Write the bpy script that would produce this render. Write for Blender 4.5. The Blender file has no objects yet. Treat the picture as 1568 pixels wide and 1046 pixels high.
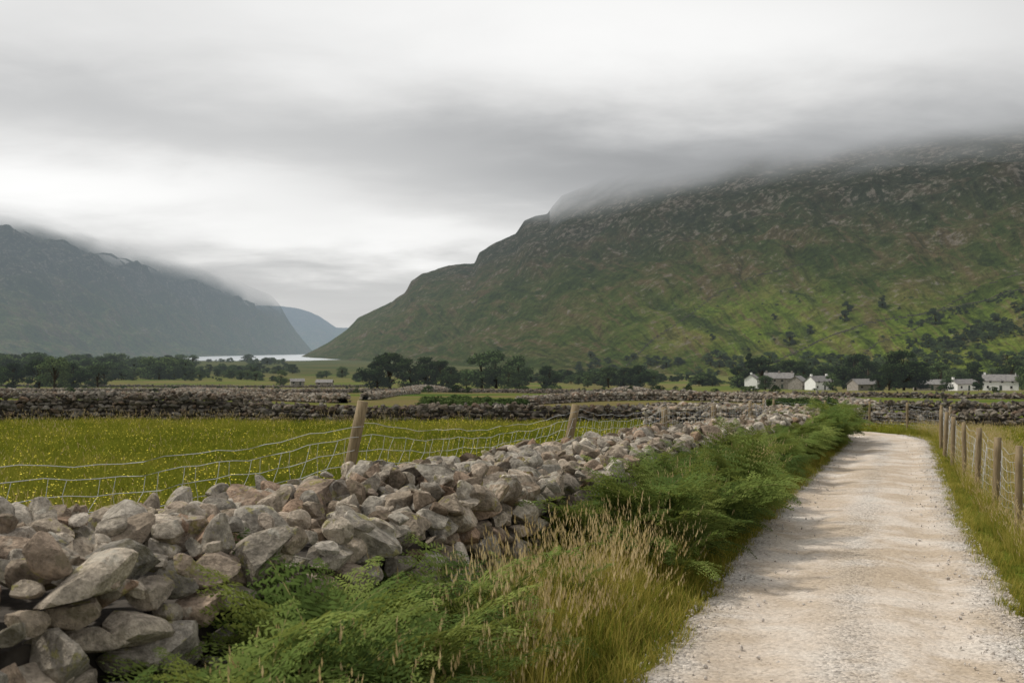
import bpy, math, random
import numpy as np
from mathutils import Vector, Matrix, Euler
random.seed(7); rng=np.random.default_rng(7)
S=bpy.context.scene
F=1524.0; CX=784.0; HY=535.0; CZ=1.85
def G(y):
    s=.033*y+.004*max(0.0,y-60)
    if s>14: s=14+4.15*(1-math.exp(-(s-14)/4.15))
    return -s
Gv=np.vectorize(G)
def gp(px,py):
    t=(py-HY)/F; a,b=1.5,2600.
    for _ in range(50):
        m=.5*(a+b)
        if (CZ-G(m))/m>t: a=m
        else: b=m
    return ((px-CX)/F*a,a)
# ---------- noise
_perm=np.random.default_rng(3).random((256,256))
def vn(x,y,s=0):
    x=np.asarray(x,float)+s*17.3; y=np.asarray(y,float)+s*31.7
    xi=np.floor(x).astype(int); yi=np.floor(y).astype(int); fx=x-xi; fy=y-yi
    fx=fx*fx*fx*(fx*(fx*6-15)+10); fy=fy*fy*fy*(fy*(fy*6-15)+10)
    a=_perm[xi&255,yi&255]; b=_perm[(xi+1)&255,yi&255]; c=_perm[xi&255,(yi+1)&255]; d=_perm[(xi+1)&255,(yi+1)&255]
    return (a*(1-fx)+b*fx)*(1-fy)+(c*(1-fx)+d*fx)*fy
def fbm(x,y,o=4,s=0):
    r=0;a=1;t=0
    for i in range(o):
        r=r+a*(vn(x*2**i,y*2**i,s+i)-.5); t+=a; a*=.5
    return r/t*2
def sstep(x,a,b):
    u=np.clip((x-a)/(b-a),0,1); return u*u*(3-2*u)
# ---------- mesh
def mk(name,V,Fc,mats,mi=None,smooth=False,attrs=None,link=True):
    V=np.asarray(V,np.float32); Fc=np.asarray(Fc,np.int32); k=Fc.shape[1]; n=len(Fc)
    me=bpy.data.meshes.new(name)
    me.vertices.add(len(V)); me.vertices.foreach_set('co',V.ravel())
    me.loops.add(n*k); me.loops.foreach_set('vertex_index',Fc.ravel())
    me.polygons.add(n); me.polygons.foreach_set('loop_start',np.arange(0,n*k,k,dtype=np.int32))
    if mi is not None: me.polygons.foreach_set('material_index',np.asarray(mi,np.int32))
    me.polygons.foreach_set('use_smooth',np.full(n,smooth))
    for m in mats: me.materials.append(m)
    if attrs:
        for an,av in attrs.items():
            at=me.attributes.new(an,'FLOAT','POINT'); at.data.foreach_set('value',np.asarray(av,np.float32))
    me.update(calc_edges=True)
    ob=bpy.data.objects.new(name,me)
    if link: S.collection.objects.link(ob)
    return ob
class Acc:
    def __init__(s): s.V=[];s.F=[];s.M=[];s.n=0
    def add(s,V,Fc,m=0):
        V=np.asarray(V,float); Fc=np.asarray(Fc,int)
        s.V.append(V); s.F.append(Fc+s.n); s.M.append(np.full(len(Fc),m)); s.n+=len(V)
    def tube(s,pts,rad,n=6,m=0):
        pts=[Vector(p) for p in pts]; V=[]
        for i,p in enumerate(pts):
            t=(pts[min(i+1,len(pts)-1)]-pts[max(i-1,0)]).normalized()
            u=t.cross(Vector((0,1,0)) if abs(t.y)<.9 else Vector((1,0,0))).normalized(); v=t.cross(u)
            for k in range(n):
                a=2*math.pi*k/n; V.append(p+(u*math.cos(a)+v*math.sin(a))*rad[i])
        Fc=[(i*n+k,i*n+(k+1)%n,(i+1)*n+(k+1)%n,(i+1)*n+k) for i in range(len(pts)-1) for k in range(n)]
        s.add([tuple(q) for q in V],Fc,m)
    def obj(s,name,mats,**kw):
        return mk(name,np.concatenate(s.V),np.concatenate(s.F),mats,np.concatenate(s.M),**kw)
# ---------- materials
class T:
    def __init__(s,nt): s.nt=nt
    def n(s,t,ins=None,**p):
        x=s.nt.nodes.new(t)
        for k,v in p.items(): setattr(x,k,v)
        if ins:
            for k,v in ins.items(): s.set(x.inputs[k],v)
        return x
    def set(s,i,v):
        if isinstance(v,bpy.types.NodeSocket): s.nt.links.new(v,i)
        elif isinstance(v,bpy.types.Node): s.nt.links.new(v.outputs[0],i)
        else:
            if isinstance(v,(tuple,list)) and len(v)==3 and i.type=='RGBA': v=(*v,1)
            i.default_value=v
    def m(s,op,a,b=None,c=None,clamp=False):
        x=s.nt.nodes.new('ShaderNodeMath'); x.operation=op; x.use_clamp=clamp
        s.set(x.inputs[0],a)
        if b is not None: s.set(x.inputs[1],b)
        if c is not None: s.set(x.inputs[2],c)
        return x.outputs[0]
    def mix(s,f,a,b,mode='MIX'):
        x=s.nt.nodes.new('ShaderNodeMix'); x.data_type='RGBA'; x.blend_type=mode
        s.set(x.inputs[0],f); s.set(x.inputs[6],a); s.set(x.inputs[7],b); return x.outputs[2]
    def ramp(s,f,st,interp='LINEAR'):
        x=s.nt.nodes.new('ShaderNodeValToRGB'); x.color_ramp.interpolation=interp
        e=x.color_ramp.elements
        while len(e)<len(st): e.new(.5)
        for i,(p,c) in enumerate(st):
            e[i].position=p; e[i].color=(*c,1) if isinstance(c,(tuple,list)) else (c,c,c,1)
        s.set(x.inputs[0],f); return x.outputs[0]
    def noise(s,vec,scale,detail=4,rough=.55,dist=0,out=0):
        x=s.n('ShaderNodeTexNoise',{'Scale':scale,'Detail':detail,'Roughness':rough,'Distortion':dist})
        s.set(x.inputs['Vector'],vec); return x.outputs[out]
    def ss(s,v,a,b,lo=0.,hi=1.):
        x=s.n('ShaderNodeMapRange',{'Value':v,'From Min':a,'From Max':b,'To Min':lo,'To Max':hi},interpolation_type='SMOOTHSTEP'); return x.outputs[0]
    def bump(s,h,str_,dist):
        return s.n('ShaderNodeBump',{'Height':h,'Strength':str_,'Distance':dist}).outputs[0]
    def diff(s,col,nrm=None):
        d={'Color':col,'Roughness':.6}
        if nrm is not None: d['Normal']=nrm
        return s.n('ShaderNodeBsdfDiffuse',d).outputs[0]
    def attr(s,nm): return s.n('ShaderNodeAttribute',attribute_name=nm).outputs['Fac']
def newmat(name):
    m=bpy.data.materials.new(name); m.use_nodes=True; nt=m.node_tree; nt.nodes.clear()
    t=T(nt); o=nt.nodes.new('ShaderNodeOutputMaterial'); return m,t,o.inputs[0]
def scl(t,vec,s):
    return t.n('ShaderNodeMapping',{'Vector':vec,'Scale':s}).outputs[0]
def pos(t): return t.n('ShaderNodeNewGeometry').outputs['Position']
def plain(name,c1,c2,scale=8,rough=.85,bump=.3,bd=.02,spec=.2):
    m,t,o=newmat(name); p=pos(t); n=t.noise(p,scale,4,.6)
    col=t.mix(t.ss(n,.35,.65),c1,c2)
    t.set(o,t.n('ShaderNodeBsdfPrincipled',{'Base Color':col,'Roughness':rough,'Specular IOR Level':spec,'Normal':t.bump(n,bump,bd)}).outputs[0]); return m
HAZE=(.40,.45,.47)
def hazed(t,sh,p,L=10000.,col=HAZE):  # air haze painted as emission, stronger away from the origin
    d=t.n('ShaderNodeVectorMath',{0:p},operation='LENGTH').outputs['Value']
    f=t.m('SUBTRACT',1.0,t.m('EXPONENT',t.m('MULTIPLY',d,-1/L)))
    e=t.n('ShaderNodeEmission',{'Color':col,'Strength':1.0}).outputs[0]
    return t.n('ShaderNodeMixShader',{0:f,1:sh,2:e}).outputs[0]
def leafmat(name,c1,c2,c3,tr=.35,nscale=.6,haze=0,rw=.5):
    m,t,o=newmat(name); p=pos(t)
    r=t.n('ShaderNodeObjectInfo').outputs['Random']
    n=t.noise(p,nscale,2,.6)
    f=t.m('ADD',t.m('MULTIPLY',r,rw),t.m('MULTIPLY',t.ss(n,.3,.7),1-rw))
    col=t.ramp(f,[(0.05,c1),(.5,c2),(.95,c3)])
    b=t.n('ShaderNodeBsdfDiffuse',{'Color':col}).outputs[0]
    if tr:
        tl=t.n('ShaderNodeBsdfTranslucent',{'Color':t.mix(.5,col,(c3[0]*1.2,c3[1]*1.1,c3[2]*.8))}).outputs[0]
        b=t.n('ShaderNodeMixShader',{0:tr,1:b,2:tl}).outputs[0]
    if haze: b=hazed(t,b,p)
    t.set(o,b); return m
def stonemat(name,haze=False,dark=1.0,sc=1.0):
    m,t,o=newmat(name); p=pos(t)
    r=t.attr('rnd'); d=dark
    col=t.ramp(r,[(0,(.19*d,.145*d,.105*d)),(.2,(.39*d,.33*d,.26*d)),(.36,(.27*d,.25*d,.215*d)),(.5,(.50*d,.43*d,.345*d)),(.62,(.34*d,.235*d,.165*d)),(.76,(.36*d,.325*d,.27*d)),(.9,(.56*d,.505*d,.43*d)),(1,(.24*d,.20*d,.16*d))])
    n=t.noise(p,7*sc,5,.65); n2=t.noise(p,34*sc,4,.7)
    col=t.mix(1.0,col,t.ramp(n,[(.3,.38),(.5,.92),(.7,1.3)]),'MULTIPLY')
    col=t.mix(1.0,col,t.ramp(n2,[(.3,.55),(.6,1.12)]),'MULTIPLY')
    if not haze:
        l=t.noise(p,3.1*sc,4,.7,.4)
        col=t.mix(t.ss(l,.58,.65,0,.5),col,(.48,.455,.39))
        l2=t.noise(scl(t,p,(1.1,1.2,1.3)),5.3*sc,4,.75)
        col=t.mix(t.ss(l2,.59,.65,0,.65),col,(.30,.275,.09))
        l3=t.noise(scl(t,p,(1.3,1.2,1.1)),4.3*sc,4,.75)
        col=t.mix(t.ss(l3,.56,.66,0,.6),col,(.125,.11,.07))
    h=t.m('ADD',n,t.m('MULTIPLY',n2,.45))
    b=t.diff(col,t.bump(h,1.,.045/sc))
    if haze: b=hazed(t,b,p)
    t.set(o,b); return m
M_stone=stonemat('dry_stone'); M_stone_far=stonemat('dry_stone_far',True,.48,.5); M_stone_pale=stonemat('dry_stone_pale',True,.85,.5); M_stone_hill=stonemat('dry_stone_hill',True,.22,.3)
M_peb=plain('limestone_chip',(.36,.32,.28),(.50,.46,.42),60)
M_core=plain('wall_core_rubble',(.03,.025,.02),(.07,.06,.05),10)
m,t,o=newmat('weathered_wood'); p=pos(t); n=t.noise(scl(t,p,(30,30,3)),1.5,6,.7)
t.set(o,t.n('ShaderNodeBsdfPrincipled',{'Base Color':t.ramp(n,[(.3,(.10,.07,.035)),(.6,(.22,.165,.09)),(.8,(.31,.25,.15))]),'Roughness':.85,'Normal':t.bump(n,.6,.01)}).outputs[0]); M_wood=m
m,t,o=newmat('galvanised_wire')
t.set(o,t.n('ShaderNodeBsdfPrincipled',{'Base Color':(.5,.51,.52,1),'Metallic':.4,'Roughness':.5}).outputs[0]); M_wire=m
M_grass_y=leafmat('verge_grass_straw',(.22,.20,.035),(.33,.29,.06),(.44,.37,.12),.4,.7)
M_grass_g=leafmat('verge_grass_green',(.065,.10,.017),(.14,.175,.028),(.26,.26,.045),.4,.7)
M_seed=leafmat('seed_heads',(.34,.25,.12),(.46,.36,.19),(.55,.45,.27),.3,1)
M_field=leafmat('field_grass_blades',(.09,.122,.014),(.15,.178,.02),(.225,.22,.04),.35,.18,0,.35)
M_flower=plain('buttercup_yellow',(.75,.6,.04),(.8,.68,.1),8)
M_fern=leafmat('bracken_leaf',(.042,.07,.022),(.095,.14,.036),(.23,.27,.075),.32,1.4,0,.65)
M_fernstem=plain('bracken_stem',(.14,.14,.05),(.24,.19,.08),8)
M_leafd=leafmat('tree_leaves_dark',(.014,.025,.009),(.026,.042,.014),(.045,.065,.02),0,.25,1)
M_leafl=leafmat('tree_leaves_light',(.03,.05,.018),(.055,.085,.028),(.09,.12,.04),0,.25,1)
M_bark=plain('bark',(.05,.04,.03),(.10,.085,.07),3)
def groundmat():
    m,t,o=newmat('grass_ground'); p=pos(t)
    n1=t.noise(scl(t,p,(.012,.03,0)),1,4,.6,.5); n2=t.noise(p,.35,5,.65); n3=t.noise(p,14,4,.7)
    near=t.ramp(n2,[(.3,(.07,.10,.014)),(.5,(.11,.135,.02)),(.72,(.17,.165,.035))])
    far=t.ramp(n1,[(.32,(.06,.10,.022)),(.45,(.12,.145,.03)),(.55,(.18,.14,.065)),(.62,(.10,.12,.03)),(.75,(.20,.17,.065))])
    y=t.n('ShaderNodeSeparateXYZ',{0:p}).outputs[1]
    col=t.mix(t.ss(y,40,90),near,far)
    col=t.mix(t.ss(y,600,900),col,t.mix(t.ss(n1,.4,.6),(.05,.07,.022),(.10,.095,.035)))
    col=t.mix(1.0,col,t.ramp(n3,[(.3,.6),(.7,1.15)]),'MULTIPLY')
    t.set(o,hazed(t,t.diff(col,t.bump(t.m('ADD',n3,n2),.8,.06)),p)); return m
M_ground=groundmat()
def gridobj(name,X,Y,Z,mat,smooth=True,attrs=None,keep=None):
    a,b=X.shape; V=np.stack([X,Y,Z],-1).reshape(-1,3); I=np.arange(a*b).reshape(a,b)
    Fc=np.stack([I[:-1,:-1],I[:-1,1:],I[1:,1:],I[1:,:-1]],-1).reshape(-1,4)
    if keep is not None: Fc=Fc[keep.reshape(-1)[Fc].all(1)]
    return mk(name,V,Fc,[mat],smooth=smooth,attrs=attrs)
ys=np.concatenate([np.linspace(-250,-20,8),np.linspace(-15,60,40),np.linspace(65,700,90),np.geomspace(720,12000,40)])
xs=np.concatenate([-np.geomspace(9000,60,40),np.linspace(-50,50,30),np.geomspace(60,9000,40)])
Y,X=np.meshgrid(ys,xs)
gz=Gv(Y)+fbm(X*.02,Y*.02,3,5)*.35*np.clip((Y-70)/60,0,1)
gridobj('ground',X,Y,gz,M_ground)
# ---------- road
rc=np.array([(-6,-20),(-3.3,-10),(-1.2,-4),(.05,0),(.75,2.2),(2.07,6.1),(2.72,7.95),(4.6,13.1),(6.6,18.2),(9.2,24.6),(11.2,29.6),(12.1,32.4),(12.35,34.6),(11.7,36.8),(10.0,38.8),(7.5,40.6)],float)
def resample(P,n_or_step,smooth=True):
    P=np.asarray(P,float)
    L=np.concatenate([[0],np.cumsum(np.hypot(*(P[1:,:2]-P[:-1,:2]).T))])
    n=int(L[-1]/n_or_step)+2; s=np.linspace(0,L[-1],n)
    out=np.stack([np.interp(s,L,P[:,k]) for k in range(P.shape[1])],-1)
    if smooth:
        w=max(1,int(1.2/n_or_step)); ker=np.ones(2*w+1)/(2*w+1)
        for k in range(P.shape[1]):
            pad=np.concatenate([2*out[0,k]-out[w:0:-1,k],out[:,k],2*out[-1,k]-out[-2:-w-2:-1,k]]); out[:,k]=np.convolve(pad,ker,'valid')
    return s,out
s,c=resample(rc,.08)
tan=np.gradient(c,axis=0); tan/=np.linalg.norm(tan,axis=1)[:,None]; nor=np.stack([tan[:,1],-tan[:,0]],-1)
lat=np.linspace(-1,1,56)
hwL=1.26+.14*fbm(s*.9,s*0,4,1)+.08*fbm(s*5,s*0,2,2); hwR=1.26+.14*fbm(s*.8,s*0+9,4,1)+.08*fbm(s*5,s*0+4,2,2)
LT=np.where(lat[None,:]<0,lat[None,:]*hwL[:,None],lat[None,:]*hwR[:,None])
RX=c[:,0,None]+nor[:,0,None]*LT; RY=c[:,1,None]+nor[:,1,None]*LT
rz=Gv(RY)+.035+.03*(1-lat[None,:]**2)-.025*np.exp(-((np.abs(lat[None,:])-.5)/.17)**2)+.012*fbm(RX*2,RY*2,4,8)+.006*fbm(RX*9,RY*9,2,3)
rz-=.05*np.clip((np.abs(lat[None,:])-.94)/.06,0,1)
m,t,o=newmat('gravel_track'); p=pos(t)
al=t.m('ABSOLUTE',t.attr('lat'))
n1=t.noise(p,1.1,6,.6,.3); n2=t.noise(p,22,5,.7); nw=t.noise(p,.35,3,.5)
v=t.n('ShaderNodeTexVoronoi',{'Vector':p,'Scale':45.}); vd=v.outputs['Distance']; vc=v.outputs['Color']
col=t.ramp(n1,[(.3,(.43,.355,.28)),(.5,(.50,.435,.37)),(.7,(.545,.50,.445))])
lnz=t.noise(p,.8,4,.6)
loose=t.m('MAXIMUM',t.ss(t.m('ADD',al,t.m('MULTIPLY',n1,.25)),.72,1.0),t.m('MULTIPLY',t.ss(t.m('ADD',al,t.m('MULTIPLY',lnz,.5)),.50,.22),.7))
col=t.mix(t.m('MULTIPLY',loose,.6),col,(.475,.45,.42))
trk=t.m('MULTIPLY',t.ss(n1,.58,.40),t.ss(nw,.3,.6))
col=t.mix(t.m('MULTIPLY',trk,.6),col,(.36,.29,.21))
g=t.n('ShaderNodeSeparateXYZ',{0:vc}).outputs[0]
col=t.mix(t.m('ADD',.45,t.m('MULTIPLY',loose,.55)),col,t.mix(1.0,col,t.ramp(g,[(0,.5),(.25,.9),(.8,1.08),(1,1.3)]),'MULTIPLY'))
col=t.mix(1.0,col,t.ramp(n2,[(.3,.80),(.55,1.04)]),'MULTIPLY')
h=t.m('ADD',t.m('MULTIPLY',t.m('SUBTRACT',1.,vd),t.m('ADD',.25,loose)),t.m('MULTIPLY',n2,.9))
t.set(o,t.diff(col,t.bump(h,.85,.018)))
gridobj('gravel_road',RX,RY,rz,m,attrs={'lat':np.repeat(lat[None,:],len(s),0).ravel()})
# ---------- rocks
def ico(n):
    import bmesh
    bm=bmesh.new(); bmesh.ops.create_icosphere(bm,subdivisions=n,radius=1)
    V=np.array([v.co[:] for v in bm.verts]); Fc=np.array([[v.index for v in f.verts] for f in bm.faces]); bm.free(); return V,Fc
ICO={k:ico(k) for k in (1,2,3,4)}
def rockvar(k,seed):
    r=np.random.default_rng(seed); V,Fc=ICO[k]; V=V.copy()
    N_=[]
    for _ in range(r.integers(7,12)):
        n=r.normal(size=3); n/=np.linalg.norm(n)
        if any(abs(np.dot(n,q))>.93 for q in N_): continue
        N_.append(n); d=r.uniform(.36,.74)
        x=V@n; V-=np.outer(np.clip(x-d,0,None),n)
    if k>1: V+=.04*np.stack([fbm(V[:,0]*2.5+seed,V[:,1]*2.5+V[:,2]*2,3,j) for j in range(3)],-1)
    V-=(V.max(0)+V.min(0))/2
    V/=np.abs(V).max(0); return V
RV={k:[rockvar(k,100*k+i) for i in range(26)] for k in (1,2,3,4)}
class Rocks:
    def __init__(s): s.V=[];s.F=[];s.R=[];s.n=0
    def add(s,p,half,rot,k=2):
        V=RV[k][rng.integers(26)]*half
        M=np.array(Euler(rot).to_matrix()); V=V@M.T+p
        s.V.append(V); s.F.append(ICO[k][1]+s.n); s.n+=len(V); s.R.append(np.full(len(V),rng.random()))
    def obj(s,name,mat): return mk(name,np.concatenate(s.V),np.concatenate(s.F),[mat],attrs={'rnd':np.concatenate(s.R)})
def build_wall(name,path,size,mat,kfun,batter=.18,extra=0,back=True):
    s,c=resample(path,size*1.2)
    tan=np.gradient(c[:,:2],axis=0); tan/=np.linalg.norm(tan,axis=1)[:,None]; nor=np.stack([tan[:,1],-tan[:,0]],-1)
    R=Rocks()
    for i in range(len(c)):
        x,y,w,h=c[i]; ang=math.atan2(tan[i,1],tan[i,0]); k=kfun(y)
        h=h*(1+.14*float(fbm(np.array(s[i]*.5),np.array(0.),3,4)))
        rows=max(2,int(h/(size*.72)))
        for side in ((1,-1) if back else (1,)):
            for r in range(rows):
                if rng.random()<.03: continue
                z=(r+.5)/rows*h; off=w/2+batter*(1-z/h)-size*.25+rng.normal()*size*.15
                al=(.5*(r%2)+rng.normal()*.18)*size*1.2
                px=x+tan[i,0]*al+nor[i,0]*off*side; py=y+tan[i,1]*al+nor[i,1]*off*side
                sz=size*rng.choice([.6,.8,1.,1.2,1.5],p=[.22,.25,.25,.19,.09])
                R.add((px,py,G(py)+z+rng.normal()*size*.07),np.array([sz*.7,sz*.55,sz*rng.uniform(.28,.5)]),(rng.normal()*.2,rng.normal()*.2,ang+rng.normal()*.35),k)
        nt=max(2,int(w/(size*.8)))
        for a in range(nt+1):
            off=(a/nt-.5)*(w+.04)+rng.normal()*size*.15
            al=rng.uniform(-.6,.6)*size
            px=x+tan[i,0]*al+nor[i,0]*off; py=y+tan[i,1]*al+nor[i,1]*off
            sz=size*rng.choice([.45,.65,.9,1.2,1.6],p=[.22,.26,.24,.19,.09]); hh=h+size*.3*(1-(2*a/nt-1)**2)
            R.add((px,py,G(py)+hh+rng.normal()*size*.18),np.array([sz*.7,sz*.52,sz*rng.uniform(.26,.47)]),(rng.normal()*.4,rng.normal()*.4,rng.uniform(0,6.28)),k)
            if rng.random()<extra:
                sz=size*rng.uniform(.35,1.1)
                R.add((px+rng.normal()*size*.3,py+rng.normal()*size*.3,G(py)+hh+size*.42),np.array([sz*.68,sz*.5,sz*rng.uniform(.32,.52)]),(rng.normal()*.6,rng.normal()*.6,rng.uniform(0,6.28)),k)
    ob=R.obj(name,mat)
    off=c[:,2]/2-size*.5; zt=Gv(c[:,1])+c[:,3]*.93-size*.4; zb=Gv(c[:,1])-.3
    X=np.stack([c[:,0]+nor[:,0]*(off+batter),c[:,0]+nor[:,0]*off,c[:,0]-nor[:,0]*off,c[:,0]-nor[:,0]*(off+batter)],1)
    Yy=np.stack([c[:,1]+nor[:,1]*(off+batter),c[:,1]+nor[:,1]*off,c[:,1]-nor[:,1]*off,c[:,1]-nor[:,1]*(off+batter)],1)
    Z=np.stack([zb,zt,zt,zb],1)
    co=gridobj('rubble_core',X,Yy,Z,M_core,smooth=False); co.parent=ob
    return ob
near_path=[(-5.4,-2,1.9,.98),(-4.5,0,1.9,.98),(-2.7,4.1,1.8,.97),(-.45,9.2,1.6,.93),(1.1,12.9,1.3,.88),(2.95,17.1,1.1,.88),(4.45,20.4,1.0,.88),(6.3,24,1.0,.87),(7.8,27.2,1.,.86),(9.0,30.5,1,.86),(9.3,33.5,1,.86),(8,36.5,1,.86),(5.5,38.5,1,.8)]
build_wall('dry_stone_wall',near_path,.182,M_stone,lambda y:3 if y<12 else 2,extra=.35)
k1=lambda y:1
def W(pts,size,w,hs,mat=None,extra=.1):
    pp=[]
    for i,(a,b) in enumerate(pts):
        x,y=gp(a,b); pp.append((x,y,w,hs[i] if isinstance(hs,(list,tuple)) else hs))
    return build_wall('dry_stone_wall',pp,size,mat or M_stone_far,k1,extra=extra)
W([(-260,650),(-60,650),(130,648),(260,649),(385,648),(400,650),(520,651),(640,650),(780,651),(950,651),(1085,647),(1110,642)],.22,.8,[1.15,1.2,1.2,1.2,1.1,.75,.7,.7,.75,.7,.7,.65])
W([(1262,655),(1330,656),(1450,657),(1580,659),(1760,662)],.22,.7,[.5,.55,.6,.6,.6])
W([(-200,609),(-50,610),(100,609),(300,611),(430,613),(525,617)],.36,1.2,.6,M_stone_pale,extra=.2)
W([(800,620),(900,615),(1000,613),(1100,614),(1200,618),(1290,625),(1330,634)],.32,1.1,[.5,.75,.8,.7,.6,.5,.5],M_stone_pale,extra=.2)
W([(1180,622),(1300,627),(1440,630),(1600,632),(1800,634)],.3,.7,.45)
W([(-150,599),(60,600),(250,599),(420,602),(560,601)],.45,1.1,.7,M_stone_pale,extra=.2)
W([(1050,606),(1250,608),(1400,610),(1600,612),(1800,614)],.4,.9,.5)
W([(540,600),(700,601),(880,603),(1060,604)],.45,1.2,.6)
W([(560,612),(600,606),(640,602)],.4,1.0,.6,M_stone_pale)
W([(-100,592),(200,593),(450,594),(560,593)],.7,1.2,.8)
def cairn(px,py,wpx,hm):
    x0,y0=gp(px,py); rw=wpx/F*y0/2; R=Rocks()
    for i in range(800):
        a=rng.uniform(0,6.28); r=math.sqrt(rng.random()); q=r*rw; z=hm*(1-r**2)**.8
        x=x0+math.cos(a)*q; y=y0+math.sin(a)*q*.5; sz=rng.uniform(.35,.7)
        R.add((x,y,G(y)+z*rng.uniform(.8,1.02)),np.array([sz*.7,sz*.6,sz*.5]),(rng.normal()*.3,rng.normal()*.3,rng.uniform(0,6)),1)
    R.obj('stone_clearance_cairn',M_stone_pale)
cairn(650,597,85,1.9); cairn(965,601,75,1.4); cairn(300,601,110,1.2)
# ---------- fences
def fence(name,posts,ph,pr,mesh_lo,mesh_hi,nw,vstep,wr,lean,sag=.06,over={}):
    A=Acc(); tops=[]
    for i,(x,y) in enumerate(posts):
        z=G(y); lx,ly=lean(i); h=over.get(i,ph)*rng.uniform(.97,1.03)
        b=Vector((x,y,z-.2)); tp=Vector((x+lx*h,y+ly*h,z+h))
        r=pr*rng.uniform(.85,1.1)
        pts=[b.lerp(tp,k/6) for k in range(7)]+[tp+Vector((0,0,.004))]
        A.tube(pts,[r*1.05,r*1.03,r,r*.99,r*.98,r*.96,r*.93,.001],10,0); tops.append((Vector((x,y,z)),Vector((lx,ly,1))))
    for i in range(len(posts)-1):
        (b0,l0),(b1,l1)=tops[i],tops[i+1]; L=(b1-b0).length; n=max(6,int(L/vstep))
        off=Vector((pr,0,0))
        def wp(u,hh):
            sg=sag*4*u*(1-u)*(hh/mesh_hi); p=(b0+l0*hh).lerp(b1+l1*hh,u)+off
            p.z+=-sg; p.x+=.05*math.sin(7*u+i*2+hh*2)*4*u*(1-u); p.z+=.015*math.sin(23*u+hh*5)+.01*math.sin(61*u+hh*9); return p
        hs=[mesh_lo+(mesh_hi-mesh_lo)*(k/(nw-1))**1.2 for k in range(nw)]
        for hh in hs:
            A.tube([wp(k/n,hh) for k in range(n+1)],[wr]*(n+1),4,1)
        for k in range(1,n):
            u=k/n; A.tube([wp(u+.25/n*math.sin(k*3.1+q*1.3)*.9,hh) for q,hh in enumerate(hs)],[wr*.8]*nw,3,1)
        A.tube([wp(k/n,mesh_hi+.12) for k in range(n+1)],[wr]*(n+1),4,1)
    return A.obj(name,[M_wood,M_wire],smooth=True)
lp=[(-7.2,-.3),(-4.5,5.2),(-1.98,10.7),(.70,16.2),(3.4,22),(5.3,26),(7.2,30),(8.6,34.)]
fence('wire_fence',lp,1.3,.066,.35,1.28,8,.21,.0030,lambda i:(.23,0) if i in(2,3) else (.03*math.sin(i),.02),sag=.16,over={2:1.64,3:1.45})
rp=[(3.3,5.2),(4.6,8.4),(5.8,11.4),(6.8,14.0),(7.75,16.6),(8.6,18.9),(9.65,21.8),(10.6,24.4),(11.6,26.9),(13.2,30.0),(14.2,33.0),(14.3,36.0),(13.7,38.2),(12.6,40.2),(11,41.8)]
fence('wire_fence',rp,1.1,.048,.12,.9,7,.2,.0024,lambda i:(.03*math.sin(i*2.1)+.02,.03*math.cos(i*1.3)))
# ---------- scatter
def scatter(name,objs,P,R,Sc,I):
    col=bpy.data.collections.new(name+'_parts')
    for o in objs: col.objects.link(o)
    me=bpy.data.meshes.new(name); me.vertices.add(len(P)); me.vertices.foreach_set('co',np.asarray(P,np.float32).ravel())
    a=me.attributes.new('rot','FLOAT_VECTOR','POINT'); a.data.foreach_set('vector',np.asarray(R,np.float32).ravel())
    Sc=np.asarray(Sc,np.float32)
    if Sc.ndim==1: Sc=np.repeat(Sc[:,None],3,1)
    a=me.attributes.new('scl','FLOAT_VECTOR','POINT'); a.data.foreach_set('vector',Sc.ravel())
    a=me.attributes.new('idx','INT','POINT'); a.data.foreach_set('value',np.asarray(I,np.int32))
    ob=bpy.data.objects.new(name,me); S.collection.objects.link(ob)
    ng=bpy.data.node_groups.new(name,'GeometryNodeTree')
    ng.interface.new_socket('Geometry',in_out='INPUT',socket_type='NodeSocketGeometry'); ng.interface.new_socket('Geometry',in_out='OUTPUT',socket_type='NodeSocketGeometry')
    N=ng.nodes; gi=N.new('NodeGroupInput'); go=N.new('NodeGroupOutput'); ip=N.new('GeometryNodeInstanceOnPoints'); ci=N.new('GeometryNodeCollectionInfo')
    ci.inputs['Collection'].default_value=col; ci.inputs['Separate Children'].default_value=True; ci.inputs['Reset Children'].default_value=True
    def na(nm,ty):
        x=N.new('GeometryNodeInputNamedAttribute'); x.data_type=ty; x.inputs[0].default_value=nm; return x.outputs[0]
    L=ng.links; L.new(gi.outputs[0],ip.inputs['Points']); L.new(ci.outputs[0],ip.inputs['Instance']); ip.inputs['Pick Instance'].default_value=True
    L.new(na('idx','INT'),ip.inputs['Instance Index']); L.new(na('rot','FLOAT_VECTOR'),ip.inputs['Rotation']); L.new(na('scl','FLOAT_VECTOR'),ip.inputs['Scale'])
    L.new(ip.outputs[0],go.inputs[0])
    md=ob.modifiers.new('scatter','NODES'); md.node_group=ng; return ob
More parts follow.
